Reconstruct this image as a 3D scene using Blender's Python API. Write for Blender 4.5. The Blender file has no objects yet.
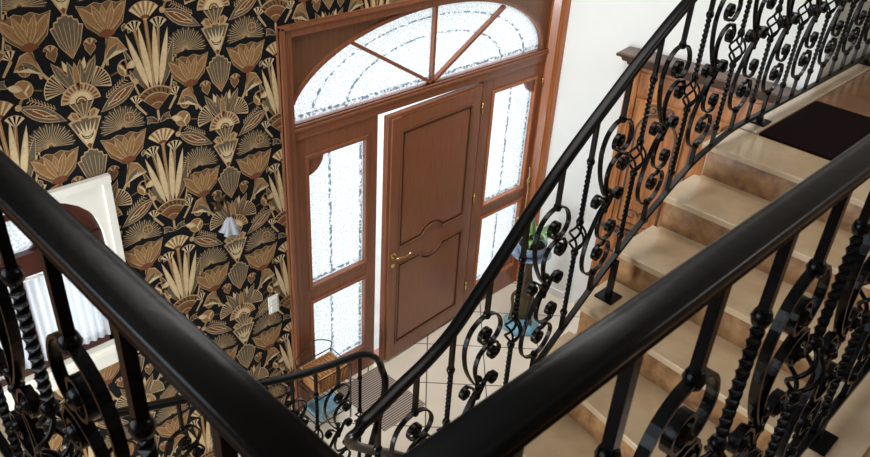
import bpy, bmesh, math, random
from mathutils import Vector, Matrix
random.seed(7)
PI = math.pi
sc = bpy.context.scene
COL = sc.collection

# ------------------------------------------------------------------ camera
EYE = Vector((0, 0, 4.095))
cd = bpy.data.cameras.new('camera'); cam = bpy.data.objects.new('camera', cd); COL.objects.link(cam)
r_ = Vector((0.71138868, -0.70060722, 0.05545878)); u_ = Vector((0.33519213, 0.40758899, 0.84942183)); f_ = Vector((0.61771546, 0.58567973, -0.52479222))
m = Matrix((r_, u_, -f_)).transposed().to_4x4(); m.translation = EYE
cam.matrix_world = m
cd.sensor_width = 36; cd.lens = 772.086 / 870 * 36; cd.clip_start = 0.02
cd.dof.use_dof = True; cd.dof.focus_distance = 4.0; cd.dof.aperture_fstop = 13
sc.camera = cam

# ------------------------------------------------------------------ world, light, exposure
sc.view_settings.view_transform = 'Standard'; sc.view_settings.look = 'None'
sc.view_settings.gamma = 1; sc.view_settings.exposure = 0.0; sc.view_settings.use_curve_mapping = False
sc.cycles.use_denoising = True
sc.cycles.max_bounces = 8; sc.cycles.diffuse_bounces = 4; sc.cycles.glossy_bounces = 4
sc.cycles.transmission_bounces = 6; sc.cycles.transparent_max_bounces = 8
sc.cycles.sample_clamp_indirect = 4
w = bpy.data.worlds.new('sky'); sc.world = w; w.use_nodes = True
bg = w.node_tree.nodes['Background']; bg.inputs[0].default_value = (0.88, 0.94, 1.0, 1); bg.inputs[1].default_value = 2.35

def area(name, loc, target, size, size_y, power, color):
    l = bpy.data.lights.new(name, 'AREA'); l.shape = 'RECTANGLE'; l.size = size; l.size_y = size_y
    l.energy = power; l.color = color
    o = bpy.data.objects.new(name, l); COL.objects.link(o); o.location = loc
    o.rotation_euler = (Vector(target) - Vector(loc)).to_track_quat('-Z', 'Y').to_euler()
    return o
area('stairwell_fill', (1.9, 2.2, 5.1), (2.3, 2.3, 0), 2.0, 1.6, 48, (1.0, 0.98, 0.95))  # added soft overhead fill, no opening in the ceiling here
area('hall_ceiling_fill', (3.7, 2.6, 5.15), (4.1, 2.9, 0), 1.4, 1.0, 20, (0.97, 0.98, 1.0)).data.spread = math.radians(75)  # invented source, brightens the hall floor and wall by the plant
area('gallery_side_fill', (-1.7, 1.9, 4.1), (3.5, 1.6, 2.4), 2.4, 1.4, 48, (0.80, 0.90, 1.0))  # added fill at the left for handrail highlights, no window in that wall
area('landing_fill', (3.6, -1.3, 5.0), (4.2, 1.2, 2.0), 0.8, 0.8, 30, (1.0, 0.93, 0.82))  # added warm fill for the stairs and landing wall, no fitting modelled
area('hall_low_fill', (-1.5, 2.3, 1.5), (4.5, 2.6, 0.4), 1.2, 1.2, 150, (0.85, 0.93, 1.0))  # added low fill across the hall, stands in for an unseen window

# ------------------------------------------------------------------ materials
MT = {}
def s2l(c): return tuple(((x / 255) / 12.92 if x / 255 <= 0.04045 else ((x / 255 + 0.055) / 1.055) ** 2.4) for x in c)
def mat(name, rgb, rough=0.5, metal=0.0, var=None, scale=8, stretch=(1, 1, 1), bump=0.0, bscale=60, spec=0.5, coat=0.0, detail=5):
    """principled surface with a procedural colour variation"""
    m = bpy.data.materials.new(name); m.use_nodes = True; nt = m.node_tree; b = nt.nodes['Principled BSDF']
    c = s2l(rgb)
    b.inputs['Base Color'].default_value = (*c, 1); b.inputs['Roughness'].default_value = rough
    b.inputs['Metallic'].default_value = metal; b.inputs['Specular IOR Level'].default_value = spec
    b.inputs['Coat Weight'].default_value = coat; b.inputs['Coat Roughness'].default_value = 0.12
    tc = nt.nodes.new('ShaderNodeTexCoord'); mp = nt.nodes.new('ShaderNodeMapping'); mp.inputs['Scale'].default_value = stretch
    nt.links.new(tc.outputs['Object'], mp.inputs[0])
    if var:
        n = nt.nodes.new('ShaderNodeTexNoise'); n.inputs['Scale'].default_value = scale; n.inputs['Detail'].default_value = detail; n.inputs['Roughness'].default_value = 0.62
        nt.links.new(mp.outputs[0], n.inputs[0])
        cr = nt.nodes.new('ShaderNodeValToRGB'); cr.color_ramp.elements[0].position = 0.34; cr.color_ramp.elements[1].position = 0.66
        cr.color_ramp.elements[0].color = (*c, 1); cr.color_ramp.elements[1].color = (*s2l(var), 1)
        nt.links.new(n.outputs[0], cr.inputs[0]); nt.links.new(cr.outputs[0], b.inputs['Base Color'])
    if bump:
        n2 = nt.nodes.new('ShaderNodeTexNoise'); n2.inputs['Scale'].default_value = bscale; nt.links.new(mp.outputs[0], n2.inputs[0])
        bn = nt.nodes.new('ShaderNodeBump'); bn.inputs['Strength'].default_value = bump; bn.inputs['Distance'].default_value = 0.01
        nt.links.new(n2.outputs[0], bn.inputs['Height']); nt.links.new(bn.outputs[0], b.inputs['Normal'])
    MT[name] = m; return m
mat('door_wood', (138, 84, 57), 0.36, var=(122, 73, 48), scale=14, stretch=(4, 4, .35), coat=0.25)
mat('door_wood_dark', (116, 76, 52), 0.4, var=(104, 66, 44), scale=14, stretch=(4, 4, .35), coat=0.15)
mat('casing_wood_lit', (170, 100, 48), 0.28, var=(140, 74, 38), scale=12, stretch=(4, 4, .3), coat=0.5)  # warm light on the wood right of the door, put into the colour
mat('honey_wood', (198, 130, 70), 0.28, var=(136, 76, 36), scale=7, stretch=(3, 3, .5), coat=0.4)
mat('walnut', (90, 66, 52), 0.38, var=(66, 40, 28), scale=10, stretch=(3, 1, 3), coat=0.25)
mat('iron', (4, 4, 5), 0.22, spec=0.20, bump=0.06, bscale=90)
mat('rail_paint', (5, 5, 6), 0.30, spec=0.20, bump=0.05, bscale=40)
mat('plaster', (238, 239, 234), 0.8, var=(234, 235, 230), scale=2)
mat('ceiling_paint', (236, 235, 230), 0.9)
mat('travertine', (174, 132, 88), 0.25, var=(120, 84, 54), scale=13, coat=0.3, detail=9)
mat('tread_stone', (196, 172, 140), 0.20, var=(178, 153, 120), scale=5, coat=0.3, detail=8)
mat('landing_stone', (150, 112, 80), 0.16, var=(126, 90, 64), scale=5, coat=0.4, detail=8)
mat('curb_stone', (192, 174, 150), 0.2, var=(174, 154, 128), scale=6, coat=0.3)
mat('rug', (26, 9, 10), 0.95, var=(16, 6, 7), scale=120, bump=0.5, bscale=400, spec=0.1)
mat('white_frame', (238, 235, 224), 0.4)
mat('arch_wood', (74, 36, 26), 0.35, var=(56, 26, 20), scale=10)
mat('brass', (206, 176, 110), 0.22, metal=1.0)
mat('switch_white', (228, 226, 218), 0.4)
mat('basket', (196, 136, 78), 0.7, var=(140, 88, 44), scale=90, bump=0.4, bscale=200)
mat('basket_light', (222, 178, 120), 0.7, var=(160, 110, 62), scale=90, bump=0.4, bscale=200)
mat('wire', (60, 58, 58), 0.3, metal=0.8)
mat('blue_tray', (150, 186, 200), 0.3, var=(96, 140, 160), scale=20)
mat('blue_base', (92, 160, 184), 0.25, var=(150, 200, 214), scale=24)
mat('bronze', (92, 76, 52), 0.35, metal=0.4, var=(60, 52, 38), scale=16)
mat('bowl_glaze', (176, 196, 216), 0.2, var=(120, 146, 176), scale=12)
mat('soil', (44, 32, 24), 0.95)
mat('leaf', (86, 132, 72), 0.45, var=(150, 186, 120), scale=16)
mat('leaf_pale', (166, 196, 160), 0.45, var=(110, 150, 100), scale=16)
mat('cord', (190, 160, 120), 0.7)
mat('glass_petal', (158, 162, 166), 0.12, spec=0.8, coat=0.6)
mat('sconce_metal', (84, 66, 46), 0.35, metal=0.7)
mat('paving', (205, 205, 200), 0.8, var=(190, 190, 186), scale=3)
mat('curtain', (240, 242, 244), 0.8)

# wallpaper inks
INK = {'ink_black': (14, 15, 18), 'ink_gold': (150, 112, 72), 'ink_brown': (118, 86, 56), 'ink_cream': (214, 190, 148), 'ink_tan': (186, 156, 116),
       'ink_grey': (104, 90, 72), 'ink_rust': (118, 70, 44), 'ink_green': (64, 60, 50)}
for k, v in INK.items(): mat(k, v, 0.75, var=tuple(int(x * .9) for x in v), scale=60, spec=0.2)

def tile_mat():
    m = bpy.data.materials.new('floor_tile'); m.use_nodes = True; nt = m.node_tree; b = nt.nodes['Principled BSDF']
    N = nt.nodes.new; L = nt.links.new
    tc = N('ShaderNodeTexCoord'); mp = N('ShaderNodeMapping')
    mp.inputs['Rotation'].default_value = (0, 0, PI / 4)
    L(tc.outputs['Object'], mp.inputs[0])
    sx = N('ShaderNodeSeparateXYZ'); L(mp.outputs[0], sx.inputs[0])
    S = TILE; out = []
    for ax, off in ((0, TOFF[0]), (1, TOFF[1])):
        a = N('ShaderNodeMath'); a.operation = 'SUBTRACT'; a.inputs[1].default_value = off; L(sx.outputs[ax], a.inputs[0])
        d = N('ShaderNodeMath'); d.operation = 'DIVIDE'; d.inputs[1].default_value = S; L(a.outputs[0], d.inputs[0])
        f = N('ShaderNodeMath'); f.operation = 'FRACT'; L(d.outputs[0], f.inputs[0])
        g = N('ShaderNodeMath'); g.operation = 'SUBTRACT'; g.inputs[1].default_value = 0.5; L(f.outputs[0], g.inputs[0])
        h = N('ShaderNodeMath'); h.operation = 'ABSOLUTE'; L(g.outputs[0], h.inputs[0]); out.append(h)
    mx = N('ShaderNodeMath'); mx.operation = 'MAXIMUM'; L(out[0].outputs[0], mx.inputs[0]); L(out[1].outputs[0], mx.inputs[1])
    gt = N('ShaderNodeMath'); gt.operation = 'GREATER_THAN'; gt.inputs[1].default_value = 0.5 - 0.0045 / S; L(mx.outputs[0], gt.inputs[0])
    n = N('ShaderNodeTexNoise'); n.inputs['Scale'].default_value = 3; n.inputs['Detail'].default_value = 6; L(tc.outputs['Object'], n.inputs[0])
    cr = N('ShaderNodeValToRGB'); cr.color_ramp.elements[0].color = (*s2l((228, 218, 200)), 1); cr.color_ramp.elements[1].color = (*s2l((214, 200, 178)), 1)
    L(n.outputs[0], cr.inputs[0])
    mixc = N('ShaderNodeMixRGB'); L(gt.outputs[0], mixc.inputs[0]); L(cr.outputs[0], mixc.inputs[1]); mixc.inputs[2].default_value = (*s2l((96, 88, 78)), 1)
    L(mixc.outputs[0], b.inputs['Base Color']); b.inputs['Roughness'].default_value = 0.18; b.inputs['Coat Weight'].default_value = 0.3
    MT['floor_tile'] = m
# grout lines measured on the floor: diagonal 45 degree tiles
TILE = 0.4535; TOFF = (0.0, 0.0)
# rotated coords (x',y') = ((x-y)/r2, (x+y)/r2)
TOFF = ((3.841 - 3.018) / 2 ** .5 + TILE / 2 - TILE / 2, (3.841 + 3.018) / 2 ** .5)
tile_mat()

def glass_mat(name, rings=None, tint=(0.97, 0.985, 1.0)):
    """patterned privacy glass: hammered, partly translucent; a leaf-dash line pressed in it"""
    m = bpy.data.materials.new(name); m.use_nodes = True; nt = m.node_tree; N = nt.nodes.new; L = nt.links.new
    nt.nodes.remove(nt.nodes['Principled BSDF']); out = nt.nodes['Material Output']
    tc = N('ShaderNodeTexCoord')
    vo = N('ShaderNodeTexVoronoi'); vo.inputs['Scale'].default_value = 75; L(tc.outputs['Object'], vo.inputs[0])
    bp = N('ShaderNodeBump'); bp.inputs['Strength'].default_value = 0.9; bp.inputs['Distance'].default_value = 0.006; L(vo.outputs[0], bp.inputs['Height'])
    tr = N('ShaderNodeBsdfTranslucent'); tp = N('ShaderNodeBsdfTransparent'); gl = N('ShaderNodeBsdfGlossy'); gl.inputs['Roughness'].default_value = 0.15
    L(bp.outputs[0], gl.inputs['Normal'])
    cr = N('ShaderNodeValToRGB'); L(vo.outputs[0], cr.inputs[0])
    cr.color_ramp.elements[0].position = 0.05; cr.color_ramp.elements[1].position = 0.6
    cr.color_ramp.elements[0].color = (*[x * .5 for x in tint], 1); cr.color_ramp.elements[1].color = (*tint, 1)
    col = cr.outputs[0]
    # pressed dashes
    sx = N('ShaderNodeSeparateXYZ'); L(tc.outputs['Object'], sx.inputs[0])
    def M(op, a, b=None):
        n = N('ShaderNodeMath'); n.operation = op
        for i, v in enumerate((a, b)):
            if v is None: continue
            if isinstance(v, (int, float)): n.inputs[i].default_value = v
            else: L(v, n.inputs[i])
        return n.outputs[0]
    mask = None
    for r in rings:
        if r[0] == 'arc':
            _, cx, cz, ka, rad = r
            dx = M('SUBTRACT', sx.outputs[0], cx); dz = M('MULTIPLY', M('SUBTRACT', sx.outputs[2], cz), ka)
            d = M('SUBTRACT', M('SQRT', M('ADD', M('MULTIPLY', dx, dx), M('MULTIPLY', dz, dz))), rad)
        elif r[0] == 'vert': d = M('SUBTRACT', sx.outputs[0], r[1])
        else: d = M('SUBTRACT', sx.outputs[2], r[1])
        k = M('LESS_THAN', M('ABSOLUTE', d), 0.011)
        mask = k if mask is None else M('MAXIMUM', mask, k)
    nz = N('ShaderNodeTexNoise'); nz.inputs['Scale'].default_value = 38; nz.inputs['Detail'].default_value = 2; L(tc.outputs['Object'], nz.inputs[0])
    mask = M('MULTIPLY', mask, M('GREATER_THAN', nz.outputs[0], 0.5))
    mixc = N('ShaderNodeMixRGB'); L(mask, mixc.inputs[0]); L(col, mixc.inputs[1]); mixc.inputs[2].default_value = (0.34, 0.38, 0.41, 1)
    L(mixc.outputs[0], tr.inputs[0]); L(mixc.outputs[0], tp.inputs[0])
    m1 = N('ShaderNodeMixShader'); m1.inputs[0].default_value = 0.35; L(tr.outputs[0], m1.inputs[1]); L(tp.outputs[0], m1.inputs[2])
    m2 = N('ShaderNodeMixShader'); m2.inputs[0].default_value = 0.06; L(m1.outputs[0], m2.inputs[1]); L(gl.outputs[0], m2.inputs[2])
    L(m2.outputs[0], out.inputs[0]); MT[name] = m
FX, FZ = 3.515, 2.205
glass_mat('fan_glass', [('arc', FX, FZ, 2.2, 0.98), ('arc', FX, FZ, 2.2, 0.72), ('horiz', FZ + 0.03)])
glass_mat('side_glass', [('vert', 2.66), ('vert', 2.49), ('vert', 2.915), ('vert', 4.40), ('vert', 4.19), ('vert', 4.635), ('horiz', 1.04), ('horiz', .27)])
glass_mat('window_glass', [('horiz', 9.0)])
def curtain_mat():
    m = bpy.data.materials.new('sheer'); m.use_nodes = True; nt = m.node_tree; N = nt.nodes.new; L = nt.links.new
    nt.nodes.remove(nt.nodes['Principled BSDF']); out = nt.nodes['Material Output']
    a = N('ShaderNodeBsdfTranslucent'); a.inputs[0].default_value = (.9, .94, .98, 1); b = N('ShaderNodeBsdfDiffuse'); b.inputs[0].default_value = (.9, .92, .95, 1)
    t = N('ShaderNodeBsdfTransparent')
    m1 = N('ShaderNodeMixShader'); m1.inputs[0].default_value = .35; L(a.outputs[0], m1.inputs[1]); L(b.outputs[0], m1.inputs[2])
    m2 = N('ShaderNodeMixShader'); m2.inputs[0].default_value = .3; L(m1.outputs[0], m2.inputs[1]); L(t.outputs[0], m2.inputs[2])
    L(m2.outputs[0], out.inputs[0]); MT['sheer'] = m
curtain_mat()
def mat_doormat():
    m = mat('doormat_fibre', (112, 98, 88), 0.9, spec=.1); nt = m.node_tree; N = nt.nodes.new; L = nt.links.new
    b = nt.nodes['Principled BSDF']; tc = N('ShaderNodeTexCoord'); wv = N('ShaderNodeTexWave'); wv.bands_direction = 'Y'; wv.inputs['Scale'].default_value = 17; wv.inputs['Distortion'].default_value = 0.3
    L(tc.outputs['Object'], wv.inputs[0]); cr = N('ShaderNodeValToRGB'); cr.color_ramp.elements[0].color = (*s2l((78, 66, 62)), 1); cr.color_ramp.elements[1].color = (*s2l((176, 160, 146)), 1)
    L(wv.outputs[0], cr.inputs[0]); L(cr.outputs[0], b.inputs['Base Color'])
mat_doormat()

# ------------------------------------------------------------------ mesh builder
class MB:
    def __init__(s): s.v = []; s.f = []; s.m = []; s.mi = []; s.sm = []
    def _mi(s, m):
        if m is None: m = s.m[0] if s.m else None
        if m not in s.m: s.m.append(m)
        return s.m.index(m)
    def add(s, vs, fs, m=None, smooth=False):
        o = len(s.v); s.v += [tuple(v) for v in vs]
        for f in fs: s.f.append(tuple(i + o for i in f)); s.mi.append(s._mi(m)); s.sm.append(smooth)
    def box(s, x0, x1, y0, y1, z0, z1, m=None):
        x0, x1 = sorted((x0, x1)); y0, y1 = sorted((y0, y1)); z0, z1 = sorted((z0, z1))
        v = [(x, y, z) for z in (z0, z1) for y in (y0, y1) for x in (x0, x1)]
        s.add(v, [(0, 2, 3, 1), (4, 5, 7, 6), (0, 1, 5, 4), (2, 6, 7, 3), (0, 4, 6, 2), (1, 3, 7, 5)], m)
    def prism(s, poly, d0, d1, plane='xz', m=None, smooth=False):
        """poly of 2D points extruded between d0 and d1 along the third axis"""
        def P(p, d): return {'xz': (p[0], d, p[1]), 'xy': (p[0], p[1], d), 'yz': (d, p[0], p[1])}[plane]
        n = len(poly); v = [P(p, d0) for p in poly] + [P(p, d1) for p in poly]
        s.add(v, [tuple(range(n)), tuple(range(2 * n - 1, n - 1, -1))], m)
        s.add(v, [(i, i + n, (i + 1) % n + n, (i + 1) % n) for i in range(n)], m, smooth)
    def sweep(s, path, prof, up=(0, 0, 1), m=None, smooth=False, scale=None, caps=True):
        path = [Vector(p) for p in path]; n = len(path); k = len(prof); vs = []
        upv = Vector(up)
        for i, p in enumerate(path):
            a = path[max(i - 1, 0)]; b = path[min(i + 1, n - 1)]
            T = (b - a).normalized(); S = T.cross(upv)
            if S.length < 1e-5: S = T.cross(Vector((1, 0, 0.01)))
            S.normalize(); U = S.cross(T); q = scale[i] if scale else 1
            vs += [p + S * (x * q) + U * (y * q) for x, y in prof]
        fs = [(i * k + j, i * k + (j + 1) % k, (i + 1) * k + (j + 1) % k, (i + 1) * k + j) for i in range(n - 1) for j in range(k)]
        s.add(vs, fs, m, smooth)
        if caps: s.add(vs[:k], [tuple(range(k))], m); s.add(vs[-k:], [tuple(range(k - 1, -1, -1))], m)
    def tube(s, path, r, seg=8, m=None, scale=None):
        path = [Vector(p) for p in path]; n = len(path); vs = []; N = None
        for i, p in enumerate(path):
            T = (path[min(i + 1, n - 1)] - path[max(i - 1, 0)]).normalized()
            if N is None: N = T.orthogonal().normalized()
            N = (N - T * N.dot(T)).normalized(); B = T.cross(N); q = r * (scale[i] if scale else 1)
            vs += [p + (N * math.cos(2 * PI * j / seg) + B * math.sin(2 * PI * j / seg)) * q for j in range(seg)]
        s.add(vs, [(i * seg + j, i * seg + (j + 1) % seg, (i + 1) * seg + (j + 1) % seg, (i + 1) * seg + j) for i in range(n - 1) for j in range(seg)], m, True)
        s.add(vs[:seg], [tuple(range(seg - 1, -1, -1))], m); s.add(vs[-seg:], [tuple(range(seg))], m)
    def lathe(s, prof, c=(0, 0, 0), seg=16, m=None, axis='z', rad=None):
        vs = []; c = Vector(c)
        for r, h in prof:
            for j in range(seg):
                a = 2 * PI * j / seg; q = r * (rad(a) if rad else 1)
                x, y = q * math.cos(a), q * math.sin(a)
                vs.append(c + (Vector((x, y, h)) if axis == 'z' else Vector((x, h, y)) if axis == 'y' else Vector((h, x, y))))
        n = len(prof)
        s.add(vs, [(i * seg + j, i * seg + (j + 1) % seg, (i + 1) * seg + (j + 1) % seg, (i + 1) * seg + j) for i in range(n - 1) for j in range(seg)], m, True)
        s.add(vs[:seg], [tuple(range(seg - 1, -1, -1))], m); s.add(vs[-seg:], [tuple(range(seg))], m)
    def build(s, name, material=None, parent=None, loc=None, rotz=0, bevel=0, fix=True):
        me = bpy.data.meshes.new(name); me.from_pydata(s.v, [], s.f)
        mats = s.m if s.m and s.m != [None] else [None]
        for mm in mats: me.materials.append(MT[mm or material])
        me.polygons.foreach_set('material_index', s.mi); me.polygons.foreach_set('use_smooth', s.sm)
        if fix:
            b = bmesh.new(); b.from_mesh(me); bmesh.ops.remove_doubles(b, verts=b.verts, dist=1e-5)
            bmesh.ops.recalc_face_normals(b, faces=b.faces); b.to_mesh(me); b.free()
        me.update()
        o = bpy.data.objects.new(name, me); COL.objects.link(o)
        if parent: o.parent = parent
        if loc: o.location = loc
        if rotz: o.rotation_euler = (0, 0, rotz)
        if bevel:
            bv = o.modifiers.new('bevel', 'BEVEL'); bv.width = bevel; bv.segments = 2; bv.limit_method = 'ANGLE'; bv.angle_limit = math.radians(50)
        return o

def thing(name, label, cat, loc=(0, 0, 0), rotz=0, group=None):
    o = bpy.data.objects.new(name, None); COL.objects.link(o); o.location = loc; o.rotation_euler = (0, 0, rotz)
    o.empty_display_size = .1; o['label'] = label; o['category'] = cat
    if group: o['group'] = group
    return o
def tag(o, label, cat, group=None):
    o['label'] = label; o['category'] = cat
    if group: o['group'] = group
    return o
def struct(o): o['kind'] = 'structure'; return o
def sroot(name):
    o = bpy.data.objects.new(name, None); COL.objects.link(o); o['kind'] = 'structure'; return o
def catmull(P, n=8):
    P = [Vector(p) for p in P]; out = []
    for i in range(len(P) - 1):
        a = P[max(i - 1, 0)]; b = P[i]; c = P[i + 1]; d = P[min(i + 2, len(P) - 1)]
        for k in range(n):
            t = k / n
            out.append(0.5 * ((2 * b) + (c - a) * t + (2 * a - 5 * b + 4 * c - d) * t * t + (3 * b - 3 * c + d - a) * t ** 3))
    out.append(P[-1]); return out

# ================================================================== SETTING
Y0 = 3.45                                  # inner face of the front wall
ZG = 2.56                                  # gallery level
CEIL = 5.25
b = MB(); b.box(-2.2, 6.4, -3.2, 3.46, -.15, 0); struct(b.build('floor', 'floor_tile'))
b = MB(); b.box(-2.2, 6.4, -3.2, 3.7, CEIL, CEIL + .15); struct(b.build('ceiling', 'ceiling_paint'))

# front wall with the openings of the door and the arched window
WX0, WX1, WZ0, WZ1, WSP = 0.345, 1.215, 1.25, 2.17, 1.87          # arched window opening
wcx = (WX0 + WX1) / 2; wr = (WX1 - WX0) / 2
def WA(t, k=0.0):
    """basket-handle arch of the window"""
    c, q = math.cos(t), math.sin(t); e = 2 / 2.6
    return (wcx + (wr - k) * math.copysign(abs(c) ** e, c), WSP + (.345 - k) * abs(q) ** e)
b = MB()
b.box(-2.2, WX0, Y0, 3.70, 0, CEIL); b.box(WX0, WX1, Y0, 3.70, 0, WZ0)
b.box(WX0, WX1, Y0, 3.70, 2.26, CEIL)
for i in range(16):                                             # the masonry over the arch
    a0, a1 = PI * i / 16, PI * (i + 1) / 16
    p0 = WA(a0); p1 = WA(a1)
    b.prism([p0, (p0[0], 2.26), (p1[0], 2.26), p1], Y0, 3.70)
b.box(WX1, 2.33, Y0, 3.70, 0, CEIL); b.box(2.33, 4.745, Y0, 3.70, 2.77, CEIL); b.box(4.745, 6.4, Y0, 3.70, 0, CEIL)
wall_front = struct(b.build('wall_front', 'plaster'))

# right wall: runs slightly askew, then turns at the landing
WR = [(4.80, Y0), (5.08, 1.56), (6.25, 1.56), (6.25, -3.2)]
b = MB()
b.prism([WR[0], WR[1], (6.4, 1.56), (6.4, Y0)], 0, CEIL, 'xy'); struct(b.build('wall_right', 'plaster'))
b = MB(); b.box(6.25, 6.4, -3.2, 1.56, 0, CEIL); struct(b.build('wall_right_landing', 'plaster'))
b = MB(); b.box(-2.2, -2.0, -3.2, Y0, 0, CEIL); struct(b.build('wall_left', 'plaster'))
b = MB(); b.box(-2.2, 6.4, -3.4, -3.2, 0, CEIL); struct(b.build('wall_back', 'plaster'))
b = MB(); b.box(-8, 14, 3.47, 16, -.5, -.02); struct(b.build('floor_outside', 'paving'))

# gallery and landing slabs
b = MB()
b.box(-2.0, 0.26, -3.2, Y0, ZG - .22, ZG); b.box(0.26, 3.42, -3.2, 0.30, ZG - .22, ZG)
b.box(3.42, 3.68, -3.2, 1.33, ZG - .22, ZG - .032); b.box(3.42, 3.68, -3.2, .314, ZG - .032, ZG); b.box(3.68, 6.25, -3.2, 1.33, ZG - .22, ZG)
struct(b.build('floor_gallery', 'landing_stone'))
b = MB(); b.box(3.69, 6.25, 1.33, 1.455, ZG - .24, ZG + .004); b.box(3.42, 3.69, 1.33, 1.44, ZG - .24, ZG - .032); struct(b.build('trim_1', 'curb_stone', bevel=.006))
b = MB(); b.box(0.262, 3.42, 0.16, 0.315, ZG - .24, ZG + .004); b.box(.14, .275, .16, Y0, ZG - .24, ZG + .004); struct(b.build('trim_2', 'curb_stone'))
# baseboard on right wall
def along(p, q, t): return (p[0] + (q[0] - p[0]) * t, p[1] + (q[1] - p[1]) * t)
dR = (Vector(WR[1]) - Vector(WR[0])).normalized(); nR = Vector((-dR.y, dR.x)) * -1
if nR.x > 0: nR = -nR
def rw(s, d=0, z=0):
    p = Vector(WR[0]) + dR * s + nR * d
    return (p.x, p.y, z)
b = MB(); b.prism([rw(0.12, 0)[:2], rw(0.5, 0)[:2], rw(0.5, .012)[:2], rw(0.12, .012)[:2]], 0, .07, 'xy'); struct(b.build('baseboard_right', 'plaster'))

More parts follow.
